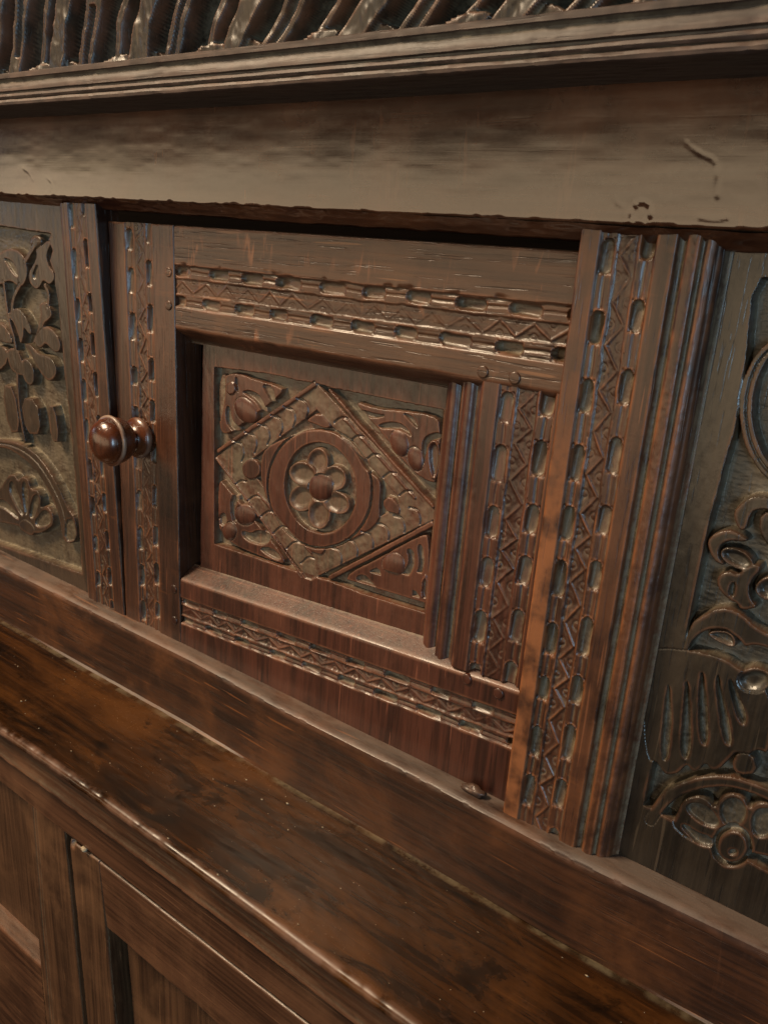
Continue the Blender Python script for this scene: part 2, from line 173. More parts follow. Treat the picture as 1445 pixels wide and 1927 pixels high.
TR = json.loads('{"door":[["P","F","field",-2.6,0,[[-2149,298],[-1600,327],[-1332,320],[-1204,327],[-1048,316],[-204,317],[-195,-269],[-181,-998],[-984,-989],[-1288,-1012],[-2124,-1036]]],["P","lozenge","band",-1.1,0,[[-1205,339],[-199,-293],[-199,-352],[-1173,-1054],[-2137,-362]]],["P","lozenge","band",-3.6,0,[[-1180,151],[-489,-269],[-468,-336],[-1149,-814],[-1820,-350]]],["S","lozenge","flat",0.1,3.4,[[-2097,-305],[-1203,316]]],["S","lozenge","flat",0.0,2.6,[[-1074,300],[-635,-5],[-214,-274]]],["S","lozenge","flat",-0.3,3.6,[[-215,-385],[-978,-966]]],["S","lozenge","flat",-0.2,2.2,[[-2121,-372],[-1700,-680],[-1235,-1031]]],["S","lozenge","flat",-0.3,2.4,[[-943,138],[-359,-250]]],["S","lozenge","flat",-0.3,2.4,[[-1687,-539],[-1161,-838]]],["P","roundel","flat",-0.2,0,[[-1663,-237],[-1586,-163],[-1493,-112],[-1312,-15],[-1153,33],[-996,38],[-837,-46],[-754,-149],[-693,-166],[-609,-207],[-615,-348],[-596,-429],[-647,-522],[-760,-609],[-878,-686],[-1034,-755],[-1047,-806],[-1093,-846],[-1179,-829],[-1267,-773],[-1410,-702],[-1511,-633],[-1595,-571],[-1665,-425]]],["S","roundel","cut",-2.8,1.7,[[-687,-216],[-675,-339],[-705,-466],[-775,-586],[-879,-688],[-1010,-762],[-1157,-798],[-1303,-790],[-1433,-739],[-1532,-647],[-1588,-526],[-1595,-389],[-1553,-252],[-1467,-129],[-1350,-34],[-1213,27],[-1072,48],[-938,31],[-824,-23],[-738,-108],[-687,-216]]],["P","roundel","cutp",-4.2,0,[[-810,-260],[-800,-354],[-820,-451],[-867,-540],[-939,-614],[-1029,-665],[-1128,-687],[-1228,-676],[-1317,-633],[-1386,-563],[-1426,-471],[-1434,-369],[-1408,-268],[-1354,-177],[-1276,-107],[-1183,-63],[-1086,-49],[-992,-64],[-910,-108],[-848,-175]]],["P","rosette","cup",-0.2,0,[[-1048,-168],[-1051,-199],[-1062,-229],[-1081,-254],[-1107,-274],[-1136,-285],[-1166,-287],[-1194,-279],[-1217,-262],[-1233,-238],[-1239,-208],[-1236,-177],[-1224,-147],[-1204,-122],[-1178,-102],[-1149,-92],[-1120,-91],[-1092,-99],[-1070,-116],[-1055,-140]]],["P","rosette","cup",-0.2,0,[[-1157,-326],[-1178,-350],[-1207,-371],[-1243,-384],[-1282,-389],[-1321,-386],[-1354,-374],[-1379,-355],[-1394,-330],[-1396,-303],[-1386,-275],[-1364,-250],[-1333,-230],[-1297,-218],[-1258,-213],[-1221,-217],[-1188,-229],[-1164,-248],[-1150,-272],[-1148,-299]]],["P","rosette","cup",-0.3,0,[[-1155,-478],[-1171,-508],[-1197,-536],[-1231,-557],[-1268,-570],[-1305,-574],[-1339,-568],[-1366,-552],[-1384,-529],[-1390,-500],[-1384,-468],[-1366,-437],[-1339,-410],[-1306,-389],[-1269,-377],[-1232,-374],[-1199,-381],[-1173,-396],[-1156,-419],[-1150,-447]]],["P","rosette","cup",-0.3,0,[[-1008,-520],[-1011,-555],[-1022,-589],[-1043,-619],[-1069,-642],[-1100,-656],[-1131,-658],[-1161,-650],[-1185,-631],[-1201,-603],[-1208,-570],[-1206,-535],[-1193,-500],[-1172,-470],[-1145,-448],[-1115,-435],[-1084,-433],[-1055,-442],[-1032,-461],[-1016,-488]]],["P","rosette","cup",-0.2,0,[[-850,-444],[-866,-468],[-892,-488],[-925,-503],[-962,-511],[-1000,-510],[-1034,-502],[-1062,-486],[-1080,-465],[-1087,-440],[-1081,-415],[-1064,-390],[-1037,-370],[-1003,-356],[-966,-349],[-929,-350],[-895,-359],[-869,-374],[-851,-395],[-845,-419]]],["P","rosette","cup",-0.2,0,[[-899,-220],[-890,-245],[-891,-273],[-902,-300],[-921,-324],[-948,-343],[-979,-355],[-1011,-358],[-1042,-353],[-1068,-339],[-1087,-318],[-1096,-292],[-1095,-264],[-1084,-237],[-1063,-212],[-1036,-194],[-1005,-182],[-973,-180],[-942,-186],[-917,-199]]],["P","rosette","boss",0.1,0,[[-1000,-333],[-1003,-364],[-1016,-395],[-1039,-422],[-1069,-444],[-1103,-457],[-1139,-460],[-1171,-454],[-1198,-438],[-1216,-414],[-1223,-384],[-1220,-352],[-1205,-321],[-1182,-294],[-1151,-273],[-1117,-261],[-1082,-258],[-1051,-265],[-1025,-281],[-1007,-304]]],["P","lozenge","flat",-0.3,0,[[-1276,60],[-1161,148],[-1037,73],[-1090,41],[-1186,58]]],["P","lozenge","flat",-0.3,0,[[-1668,-352],[-1671,-376],[-1683,-399],[-1702,-420],[-1727,-437],[-1755,-447],[-1784,-449],[-1810,-444],[-1831,-432],[-1845,-413],[-1851,-391],[-1847,-367],[-1834,-343],[-1814,-322],[-1789,-306],[-1761,-296],[-1733,-294],[-1707,-299],[-1686,-312],[-1673,-330]]],["P","lozenge","flat",-0.3,0,[[-604,-339],[-538,-275],[-454,-338],[-462,-395],[-540,-402]]],["S","lozenge","lip",-1.0,1.5,[[-1951,-199],[-1857,-208],[-1832,-274],[-1862,-335]]],["S","lozenge","lip",-1.0,1.5,[[-1823,-114],[-1731,-123],[-1707,-188],[-1736,-247]]],["S","lozenge","lip",-1.0,1.5,[[-1699,-31],[-1610,-40],[-1586,-104],[-1614,-162]]],["S","lozenge","lip",-1.0,1.5,[[-1580,50],[-1493,40],[-1469,-23],[-1495,-79]]],["S","lozenge","lip",-1.0,1.5,[[-1464,128],[-1379,117],[-1356,55],[-1381,0]]],["S","lozenge","lip",-1.0,1.5,[[-1351,203],[-1269,192],[-1246,131],[-1270,78]]],["S","lozenge","lip",-1.0,1.5,[[-994,-754],[-922,-750],[-886,-803],[-897,-865]]],["S","lozenge","lip",-1.0,1.5,[[-864,-661],[-794,-658],[-759,-710],[-769,-771]]],["S","lozenge","lip",-1.0,1.5,[[-739,-572],[-671,-569],[-637,-620],[-646,-680]]],["S","lozenge","lip",-1.0,1.5,[[-618,-486],[-552,-483],[-518,-533],[-527,-592]]],["S","lozenge","lip",-1.0,1.5,[[-501,-402],[-438,-400],[-404,-450],[-413,-507]]],["S","lozenge","lip",-1.0,1.5,[[-389,-322],[-327,-320],[-294,-369],[-302,-425]]],["S","lozenge","lip",-0.9,1.4,[[-1025,99],[-967,145],[-922,141]]],["S","lozenge","lip",-0.9,1.4,[[-884,5],[-827,52],[-783,49]]],["S","lozenge","lip",-0.9,1.4,[[-744,-87],[-690,-40],[-646,-43]]],["S","lozenge","lip",-0.9,1.4,[[-608,-177],[-555,-130],[-512,-132]]],["S","lozenge","lip",-0.9,1.4,[[-474,-266],[-423,-218],[-381,-220]]],["S","lozenge","lip",-0.9,1.4,[[-1947,-551],[-1872,-478],[-1806,-477]]],["S","lozenge","lip",-0.9,1.4,[[-1804,-634],[-1732,-561],[-1668,-559]]],["S","lozenge","lip",-0.9,1.4,[[-1664,-715],[-1594,-642],[-1531,-640]]],["S","lozenge","lip",-0.9,1.4,[[-1527,-795],[-1459,-722],[-1397,-719]]],["S","lozenge","lip",-0.9,1.4,[[-1392,-873],[-1326,-800],[-1265,-797]]],["S","lozenge","lip",-0.9,1.4,[[-1259,-950],[-1195,-877],[-1136,-874]]],["P","leaf_cluster","flat",-1.3,0,[[-2107,225],[-1955,292],[-1719,263],[-1545,258],[-1459,228],[-1834,-46],[-2037,-190],[-2106,-135],[-2100,28]]],["P","leaf_cluster","cutp",-3.6,0,[[-1887,161],[-1788,189],[-1689,160],[-1626,62],[-1666,42],[-1735,114],[-1822,145]]],["P","leaf_cluster","cutp",-3.2,0,[[-1692,242],[-1614,254],[-1551,195],[-1570,116],[-1637,181]]],["P","leaf_cluster","cutp",-3.6,0,[[-2042,24],[-1995,45],[-1974,-57],[-1869,-105],[-1943,-145],[-2030,-94]]],["P","leaf_cluster","cutp",-3.4,0,[[-2123,249],[-2048,260],[-2044,90],[-2100,-134],[-2138,21]]],["P","leaf_cluster","cutp",-3.0,0,[[-1945,274],[-1901,204],[-1910,144],[-1952,183]]],["P","leaf_cluster","boss",0.1,0,[[-1753,92],[-1732,66],[-1722,38],[-1723,10],[-1735,-15],[-1757,-36],[-1787,-49],[-1822,-53],[-1859,-49],[-1894,-35],[-1923,-15],[-1944,11],[-1954,40],[-1953,69],[-1940,94],[-1917,114],[-1887,127],[-1852,131],[-1815,125],[-1781,112]]],["P","leaf_cluster","flat",-0.3,0,[[-1935,179],[-1937,165],[-1944,152],[-1954,140],[-1967,132],[-1982,128],[-1997,127],[-2011,131],[-2022,140],[-2029,151],[-2032,164],[-2030,178],[-2023,192],[-2013,203],[-1999,211],[-1985,216],[-1970,216],[-1956,212],[-1945,204],[-1938,192]]],["P","leaf_cluster_b","flat",-1.3,0,[[-908,267],[-715,241],[-535,260],[-270,278],[-217,211],[-205,-122],[-276,-138],[-431,-80],[-645,98]]],["P","leaf_cluster_b","cutp",-3.4,0,[[-829,216],[-712,207],[-614,216],[-709,177],[-775,177]]],["P","leaf_cluster_b","cutp",-3.6,0,[[-685,143],[-583,184],[-478,177],[-410,108],[-488,139],[-578,139],[-647,121]]],["P","leaf_cluster_b","cutp",-3.2,0,[[-513,253],[-410,237],[-376,171],[-433,200]]],["P","leaf_cluster_b","cutp",-3.6,0,[[-339,133],[-233,186],[-210,147],[-290,109],[-309,38],[-314,-54],[-341,31]]],["P","leaf_cluster_b","boss",0.1,0,[[-443,92],[-433,67],[-431,41],[-436,17],[-449,-3],[-467,-17],[-489,-23],[-513,-21],[-537,-11],[-558,7],[-574,29],[-583,55],[-585,81],[-580,105],[-567,125],[-549,138],[-527,144],[-503,141],[-479,131],[-459,114]]],["P","leaf_cluster_b","boss",-0.2,0,[[-324,14],[-317,-10],[-316,-33],[-321,-55],[-332,-73],[-348,-84],[-367,-89],[-388,-86],[-408,-75],[-426,-59],[-439,-37],[-446,-13],[-447,11],[-442,33],[-430,50],[-414,61],[-395,66],[-374,62],[-354,52],[-337,35]]],["P","leaf_cluster_b","cup",-0.3,0,[[-302,101],[-241,141],[-193,61],[-207,-99],[-255,-110],[-293,-4]]],["P","leaf_cluster_c","flat",-1.3,0,[[-2104,-509],[-2008,-572],[-1678,-772],[-1378,-969],[-1465,-1016],[-2078,-994],[-2108,-738]]],["P","leaf_cluster_c","cutp",-3.6,0,[[-1978,-621],[-1882,-599],[-1936,-725],[-1894,-828],[-1963,-803]]],["P","leaf_cluster_c","cutp",-3.6,0,[[-1695,-812],[-1575,-801],[-1554,-865],[-1644,-925],[-1824,-924],[-1855,-854],[-1750,-861]]],["P","leaf_cluster_c","cutp",-3.0,0,[[-2102,-809],[-2024,-761],[-2002,-842],[-2071,-889]]],["P","leaf_cluster_c","cutp",-3.2,0,[[-1671,-947],[-1543,-904],[-1432,-957],[-1485,-993],[-1595,-975]]],["P","leaf_cluster_c","boss",0.0,0,[[-1724,-763],[-1750,-787],[-1782,-805],[-1818,-816],[-1854,-819],[-1886,-813],[-1911,-799],[-1927,-778],[-1932,-752],[-1925,-724],[-1907,-696],[-1880,-672],[-1847,-654],[-1812,-644],[-1776,-642],[-1745,-648],[-1721,-662],[-1705,-683],[-1701,-708],[-1707,-736]]],["P","leaf_cluster_c","boss",-0.3,0,[[-1895,-879],[-1898,-904],[-1909,-929],[-1927,-952],[-1949,-969],[-1975,-980],[-2000,-983],[-2024,-978],[-2043,-965],[-2055,-946],[-2060,-923],[-2056,-897],[-2045,-871],[-2027,-849],[-2004,-832],[-1979,-821],[-1953,-819],[-1930,-824],[-1912,-837],[-1900,-855]]],["P","leaf_cluster_d","flat",-1.3,0,[[-906,-945],[-571,-696],[-263,-445],[-220,-499],[-179,-953],[-268,-976],[-487,-965],[-697,-980]]],["P","leaf_cluster_d","cutp",-3.6,0,[[-393,-590],[-326,-589],[-312,-696],[-366,-787],[-449,-825],[-379,-728],[-355,-659]]],["P","leaf_cluster_d","cutp",-3.4,0,[[-314,-543],[-266,-536],[-242,-675],[-276,-771],[-304,-768],[-276,-661]]],["P","leaf_cluster_d","cutp",-3.4,0,[[-782,-907],[-700,-856],[-611,-913],[-503,-944],[-607,-964],[-700,-954]]],["P","leaf_cluster_d","cutp",-3.4,0,[[-672,-834],[-586,-777],[-556,-857],[-615,-875]]],["P","leaf_cluster_d","cutp",-3.4,0,[[-331,-851],[-267,-856],[-236,-947],[-285,-950]]],["P","leaf_cluster_d","boss",0.1,0,[[-383,-702],[-385,-729],[-395,-757],[-413,-782],[-437,-801],[-464,-814],[-493,-818],[-520,-814],[-542,-801],[-557,-780],[-564,-755],[-562,-727],[-551,-699],[-533,-674],[-509,-655],[-481,-643],[-453,-639],[-427,-644],[-405,-657],[-390,-677]]],["P","leaf_cluster_d","cup",-0.4,0,[[-265,-806],[-215,-691],[-182,-929],[-222,-942]]]],"left":[["P","F","field",-3.2,0,[[-5297,1142],[-4575,1146],[-4140,1127],[-3829,1117],[-3879,1071],[-3828,996],[-3879,916],[-3826,818],[-3835,750],[-3804,616],[-3789,317],[-3783,20],[-3755,-282],[-3733,-657],[-3718,-1316],[-3717,-1732],[-5962,-1912]]],["P","scroll","flat",-0.4,0.35,[[-4812,856],[-4611,934],[-4468,978],[-4336,968],[-4246,915],[-4212,825],[-4253,729],[-4340,661],[-4510,721],[-4659,661],[-4851,646]]],["P","scroll","cutp",-2.4,0,[[-4572,895],[-4461,885],[-4380,831],[-4360,745],[-4445,774],[-4513,840]]],["P","scroll","flat",-0.6,0.35,[[-4138,1069],[-4033,996],[-3900,1069],[-3841,1056],[-3939,957],[-3909,869],[-3834,818],[-3854,758],[-3924,720],[-4002,760],[-4053,699],[-4121,667],[-4210,721],[-4211,791],[-4136,865],[-4100,890],[-4059,961]]],["P","scroll","cutp",-2,0,[[-4160,771],[-4105,856],[-4050,871],[-4111,740]]],["P","scroll","boss",-0.5,0,[[-3990,1048],[-3997,1031],[-4012,1014],[-4033,1001],[-4059,992],[-4086,987],[-4114,989],[-4137,995],[-4155,1007],[-4166,1022],[-4168,1039],[-4161,1057],[-4146,1073],[-4124,1087],[-4098,1096],[-4070,1100],[-4044,1099],[-4020,1092],[-4003,1080],[-3992,1065]]],["P","palmette","flat",-0.3,0.35,[[-4585,411],[-4504,480],[-4388,497],[-4267,407],[-4222,309],[-4263,288],[-4343,350],[-4361,262],[-4414,181],[-4443,290],[-4508,381]]],["P","palmette","flat",-0.3,0.35,[[-4240,215],[-4148,323],[-4059,500],[-4090,555],[-4005,587],[-3916,549],[-3903,480],[-3983,431],[-4039,407],[-4085,306],[-4160,237]]],["P","palmette","flat",-0.4,0.35,[[-4199,269],[-4030,396],[-3937,376],[-3849,333],[-3812,267],[-3845,197],[-3930,187],[-4027,259],[-4100,195],[-4186,209]]],["P","palmette","flat",-0.3,0.35,[[-4354,201],[-4273,217],[-4151,140],[-3999,148],[-3891,77],[-3912,-11],[-4028,-78],[-4150,-8],[-4264,125]]],["P","palmette","flat",-0.4,0.35,[[-4338,78],[-4235,17],[-4258,-112],[-4316,-155],[-4403,-121],[-4436,-36],[-4408,69]]],["P","palmette","flat",-0.5,0.35,[[-4656,126],[-4487,153],[-4410,56],[-4397,-82],[-4477,-81],[-4569,-68],[-4631,-12]]],["P","palmette","flat",-0.4,0.35,[[-4858,345],[-4667,340],[-4564,251],[-4529,180],[-4696,172],[-4887,188]]],["P","palmette","flat",-0.5,0.35,[[-4952,102],[-4700,146],[-4616,80],[-4709,-49],[-4945,-135]]],["S","palmette","flat",-0.5,4.0,[[-4607,690],[-4579,374],[-4484,173],[-4542,-345],[-4486,-676]]],["S","palmette","flat",-0.7,4.5,[[-4358,686],[-4490,567],[-4526,417]]],["S","palmette","flat",-0.7,4.0,[[-3988,715],[-3933,651],[-3967,555]]],["S","scroll","flat",-0.6,4.5,[[-4252,880],[-4130,979],[-4078,1044]]],["S","palmette","cut",-2.6,1.2,[[-4640,663],[-4603,371],[-4557,227]]],["P","bar","flat",-0.4,0.3,[[-4785,-208],[-4579,-203],[-4534,-601],[-4736,-645]]],["P","bar","flat",-0.4,0.4,[[-4486,-286],[-4233,-258],[-4199,-564],[-4451,-599]]],["P","bar","flat",-0.4,0.4,[[-4072,-283],[-3962,-277],[-3934,-579],[-4054,-589]]],["P","arch","flat",-0.3,0,[[-5454,-868],[-4901,-739],[-4598,-701],[-4276,-759],[-4028,-948],[-3855,-1178],[-3762,-1222],[-3753,-1439],[-3985,-1531],[-4021,-1261],[-4135,-1082],[-4363,-886],[-4664,-811],[-4914,-812],[-5475,-976]]],["S","arch","cut",-1.2,1.1,[[-5178,-836],[-4908,-776],[-4630,-752],[-4318,-815],[-4080,-1007],[-3937,-1212],[-3922,-1471]]],["P","arch","cutp",-1.8,0,[[-3934,-1280],[-3796,-1231],[-3774,-1430],[-3959,-1495]]],["P","shell","flat",-0.4,0.2,[[-5253,-1527],[-5108,-1326],[-4988,-1238],[-4894,-1144],[-4803,-1055],[-4700,-1036],[-4654,-1090],[-4574,-1018],[-4479,-1029],[-4450,-1128],[-4346,-1096],[-4285,-1166],[-4318,-1272],[-4222,-1216],[-4134,-1254],[-4105,-1352],[-4192,-1438],[-4410,-1554],[-4654,-1539],[-4888,-1570],[-5216,-1625]]],["P","shell","cutp",-2.4,0,[[-4640,-1447],[-4808,-1269],[-4826,-1165],[-4760,-1099],[-4699,-1157],[-4595,-1363]]],["P","shell","cutp",-2.4,0,[[-4589,-1405],[-4612,-1137],[-4561,-1057],[-4502,-1086],[-4494,-1195],[-4540,-1378]]],["P","shell","cutp",-2.4,0,[[-4517,-1401],[-4470,-1246],[-4386,-1144],[-4322,-1161],[-4344,-1250],[-4458,-1415]]],["P","shell","cutp",-2.4,0,[[-4447,-1441],[-4324,-1312],[-4217,-1254],[-4147,-1304],[-4169,-1383],[-4371,-1481]]],["P","shell","cutp",-2.4,0,[[-4697,-1494],[-4942,-1427],[-5103,-1445],[-5061,-1359],[-4900,-1332],[-4711,-1424]]],["P","shell","flat",0.1,0.3,[[-4699,-1506],[-4603,-1452],[-4529,-1450],[-4452,-1478],[-4438,-1547],[-4501,-1593],[-4683,-1569]]]],"right":[["P","F","field",-3.2,0,[[1370,1105],[1392,1175],[1674,1184],[2300,-1676],[2021,-1594],[1347,-1533],[1346,-1414],[1356,-1052],[1386,-827],[1383,-388],[1382,23],[1397,327],[1412,540],[1394,863]]],["S","ring_scroll","flat",-0.2,6.0,[[1592,944],[1489,903],[1444,825],[1424,711],[1443,576],[1493,457],[1576,359],[1691,304]]],["S","ring_scroll","cut",-1.2,1.0,[[1592,944],[1489,903],[1444,825],[1424,711],[1443,576],[1493,457],[1576,359],[1691,304]]],["S","ring_scroll","flat",-0.5,4.0,[[1645,802],[1591,667],[1624,510],[1717,462]]],["P","foliage","flat",-0.2,0.4,[[1513,204],[1554,238],[1667,253],[1678,198],[1566,181],[1547,141],[1548,81],[1524,63],[1489,102],[1475,147]]],["P","foliage","flat",-0.4,0.4,[[1591,164],[1678,198],[1719,2],[1658,15],[1601,84]]],["P","foliage","flat",-0.3,0.4,[[1389,-10],[1440,38],[1492,58],[1546,38],[1565,24],[1534,14],[1480,5],[1446,-35],[1450,-87],[1491,-122],[1447,-116],[1406,-68]]],["P","foliage","cup",-0.8,0,[[1613,-91],[1606,-105],[1593,-116],[1574,-123],[1550,-125],[1525,-123],[1501,-116],[1480,-104],[1465,-90],[1456,-74],[1455,-58],[1462,-44],[1476,-33],[1496,-27],[1520,-25],[1544,-28],[1568,-35],[1588,-46],[1603,-61],[1612,-76]]],["P","foliage","flat",-0.2,0.4,[[1463,-184],[1509,-142],[1555,-150],[1572,-120],[1617,-73],[1649,-85],[1608,-165],[1626,-253],[1671,-276],[1599,-316],[1581,-281],[1530,-278],[1485,-241]]],["P","foliage","cutp",-2.2,0,[[1531,-195],[1552,-189],[1561,-262],[1530,-252]]],["P","foliage","cup",-0.6,0,[[1766,-153],[1767,-171],[1761,-190],[1750,-208],[1733,-222],[1714,-231],[1693,-235],[1673,-232],[1655,-224],[1643,-211],[1636,-194],[1635,-175],[1642,-155],[1654,-138],[1670,-124],[1690,-115],[1711,-112],[1730,-115],[1747,-123],[1760,-136]]],["P","drapery","flat",-0.1,0,[[1390,-452],[1441,-392],[1500,-330],[1565,-315],[1626,-336],[1689,-378],[1801,-395],[1816,-466],[1752,-458],[1695,-459],[1648,-493],[1618,-455],[1547,-427],[1478,-458],[1438,-499],[1408,-564],[1402,-662],[1380,-663],[1379,-574]]],["P","drapery","cup",-0.9,0,[[1467,-479],[1511,-447],[1566,-434],[1612,-464],[1615,-508],[1565,-517],[1504,-502]]],["P","drapery","flat",-0.2,0.3,[[1196,-697],[1237,-639],[1426,-587],[1568,-575],[1659,-605],[1803,-645],[1871,-977],[1808,-973],[1771,-1033],[1721,-1026],[1701,-1074],[1672,-1149],[1627,-1184],[1594,-1147],[1572,-1211],[1546,-1233],[1509,-1197],[1478,-1280],[1417,-1314],[1372,-1257],[1306,-1260]]],["P","drapery","cutp",-2.6,0,[[1341,-763],[1393,-977],[1418,-1190],[1399,-1244],[1372,-1175],[1351,-950]]],["P","drapery","cutp",-3.4,0.2,[[1421,-714],[1470,-900],[1514,-1109],[1504,-1190],[1467,-1131],[1444,-911]]],["P","drapery","cutp",-3.4,0.2,[[1481,-641],[1538,-829],[1580,-1008],[1576,-1071],[1543,-1025],[1505,-842]]],["P","drapery","cutp",-3.4,0.2,[[1549,-631],[1615,-796],[1678,-947],[1689,-1019],[1655,-992],[1597,-829]]],["P","drapery","cutp",-3.4,0.2,[[1612,-656],[1661,-719],[1722,-818],[1729,-882],[1691,-848],[1642,-743]]],["P","drapery","cup",-0.6,0,[[1801,-606],[1802,-627],[1795,-649],[1781,-669],[1762,-687],[1739,-699],[1715,-706],[1692,-706],[1672,-698],[1657,-685],[1650,-666],[1649,-645],[1657,-622],[1671,-602],[1691,-584],[1714,-572],[1738,-566],[1760,-567],[1780,-574],[1794,-588]]],["P","drapery","flat",-0.4,0.75,[[1716,-1111],[1729,-1035],[1789,-1016],[1833,-1097],[1751,-1146]]],["S","arch","flat",-0.1,6.2,[[1392,-1606],[1443,-1441],[1532,-1322],[1658,-1227],[1780,-1184],[1956,-1191]]],["P","shell","flat",-0.4,0,[[1512,-1513],[1525,-1413],[1590,-1347],[1644,-1347],[1684,-1381],[1695,-1307],[1744,-1254],[1801,-1253],[1837,-1306],[1858,-1255],[1909,-1228],[1996,-1256],[2046,-1493],[1893,-1536],[1726,-1584],[1619,-1621],[1553,-1605],[1498,-1568]]],["P","shell","cutp",-2.2,0,[[1716,-1488],[1642,-1500],[1566,-1466],[1548,-1429],[1598,-1386],[1667,-1390],[1720,-1440]]],["P","shell","cutp",-2.2,0,[[1738,-1448],[1703,-1376],[1721,-1307],[1769,-1271],[1812,-1292],[1832,-1344],[1819,-1409],[1781,-1442]]],["P","shell","cutp",-2.2,0,[[1866,-1415],[1853,-1333],[1876,-1276],[1935,-1254],[1972,-1304],[1956,-1392],[1911,-1444]]],["P","shell","cutp",-2.2,0,[[1712,-1546],[1629,-1554],[1564,-1537],[1547,-1565],[1634,-1622],[1719,-1603]]],["P","shell","cutp",-3.4,0,[[1888,-1493],[1891,-1530],[1885,-1569],[1871,-1605],[1849,-1636],[1823,-1658],[1794,-1669],[1765,-1667],[1740,-1653],[1721,-1627],[1709,-1594],[1707,-1555],[1714,-1516],[1729,-1479],[1751,-1449],[1778,-1428],[1806,-1419],[1834,-1422],[1859,-1436],[1877,-1461]]],["P","shell","flat",0.1,0,[[1871,-1507],[1873,-1535],[1869,-1565],[1858,-1592],[1841,-1615],[1821,-1632],[1800,-1640],[1778,-1638],[1759,-1627],[1745,-1609],[1736,-1583],[1734,-1554],[1739,-1525],[1751,-1497],[1767,-1474],[1788,-1459],[1809,-1452],[1830,-1453],[1849,-1464],[1863,-1483]]],["P","shell","cutp",-1.8,0,[[1831,-1562],[1831,-1568],[1829,-1574],[1826,-1580],[1821,-1585],[1815,-1590],[1810,-1592],[1804,-1593],[1799,-1591],[1795,-1588],[1794,-1583],[1793,-1578],[1795,-1572],[1799,-1566],[1803,-1560],[1809,-1556],[1815,-1554],[1820,-1553],[1825,-1555],[1829,-1558]]]]}')
def carve(key, X, Z, names):
    """carved relief height (m) and part index per point from traced outlines; wall = sloping chisel cut"""
    h = np.zeros(X.shape); lab = np.zeros(X.shape, int); gd = np.zeros(X.shape)
    jx = vn(X, Z, .004, .004, 5, 2) * .00026; jz = vn(X, Z, .004, .004, 9, 2) * .00026
    for kind, part, prof, lev, w, pts in TR[key]:
        P = np.array(pts, float) * 1e-4; lev *= 1e-3; w *= 1e-3; pad = .004 + w
        if kind == 'P' and part not in ('F',) and prof != 'band' and len(P) < 60: P = smooth_closed(P, 1 if len(P) < 6 else 2) if part != 'F' else P
        if kind == 'S' and len(P) < 30: P = smooth_open(P, 2)
        lo, hi = P.min(0) - pad, P.max(0) + pad
        bx = np.where((X[0] >= lo[0]) & (X[0] <= hi[0]))[0]; bz = np.where((Z[:, 0] >= lo[1]) & (Z[:, 0] <= hi[1]))[0]
        if len(bx) < 2 or len(bz) < 2: continue
        sl = (slice(bz[0], bz[-1] + 1), slice(bx[0], bx[-1] + 1))
        x = X[sl] + jx[sl]; z = Z[sl] + jz[sl]; H = h[sl]; LB = lab[sl]; G = gd[sl]
        s = sd_poly(x, z, P) - w if kind == 'P' else sd_line(x, z, P) - w / 2
        inn = sst(-s, -.0003, .0003)
        if prof == 'field':
            k = sst(-s, -.0001, .0005); g = lev * (2.4 if key != 'door' else 2.3) + vn(x, z, .006, .006, 3, 2) * .00018 + vn(x, z, .0045, .0011, 4, 2) * .00016
            H[:] = H * (1 - k) + g * k; G[:] = np.maximum(G, k); continue
        if prof in ('cut', 'cutp'):
            if kind == 'S':
                q = np.clip(1 + s / (w / 2 + 1e-9), 0, 1); dep = np.where(s < 0, np.clip(1.25 * np.sqrt(np.clip(1 - q * q, 0, 1)), 0, 1), 0)
                H[:] = np.minimum(H, H * (1 - dep) + lev * dep); G[:] = np.maximum(G, dep * .7)
            else:
                k = sst(-s, -.0002, .0005); H[:] = H * (1 - k) + (lev + vn(x, z, .003, .003, 31, 2) * .0003) * k; G[:] = np.maximum(G, k * .9)
            continue
        R = max(1e-4, -s.min())
        t = np.clip(-s / R, 0, 1)
        top = np.full(s.shape, lev)
        if prof == 'boss': top = lev - .0023 + .0025 * np.sqrt(np.clip(1 - (1 - t)**2, 0, 1))
        elif prof == 'cup':
            rim = np.minimum(.0008, R * .25); top = lev - .0020 * sst(-s, rim, rim + R * .5)
        elif prof == 'band': top = lev + vn(x, z, .004, .004, 23, 2) * .00025
        elif prof == 'lip': top = H + lev; inn = sst(-s, -.0002, .0003)
        if prof == 'flat': top = top - .0003 * (1 - sst(-s, 0, .0009))
        if prof == 'lip': H[:] = H + (top - H) * inn; continue
        new = H * (1 - inn) + top * inn
        H[:] = np.where(s < .0006, np.maximum(new, np.where(inn > .5, new, H)) if prof != 'band' else new, H)
        G[:] = G * (1 - inn * (.4 if prof == 'cup' else (.35 if prof == 'band' else 1)))
        if part in names:
            LB[s < .0001] = names.index(part)
    return h, lab, gd
def edges(S, T, Wd, Hd, rr, seed, jag=.0004):
    """worn, rounded arrises: how far the face drops near each border; rr = radii (left, right, top, bottom)"""
    h = 0
    for d, r, q in ((S, rr[0], T), (Wd - S, rr[1], T), (T, rr[2], S), (Hd - T, rr[3], S)):
        if not r: continue
        rad = r * (1 + .5 * vn(q, S * 0 + T * 0, .02, 1, seed, 3)) + jag * np.clip(vn(q, q * 0, .006, 1, seed + 3, 2), 0, 1)
        t = np.clip(1 - d / rad, 0, 1); h = h - rad * (1 - np.sqrt(np.clip(1 - t * t, 0, 1)))
    return h
def link(name, me, mat, parent):
    o = bpy.data.objects.new(name, me); COL.objects.link(o); me.materials.append(mat)
    if parent is not None: o.parent = parent; o.matrix_parent_inverse = PINV[parent.name]
    return o
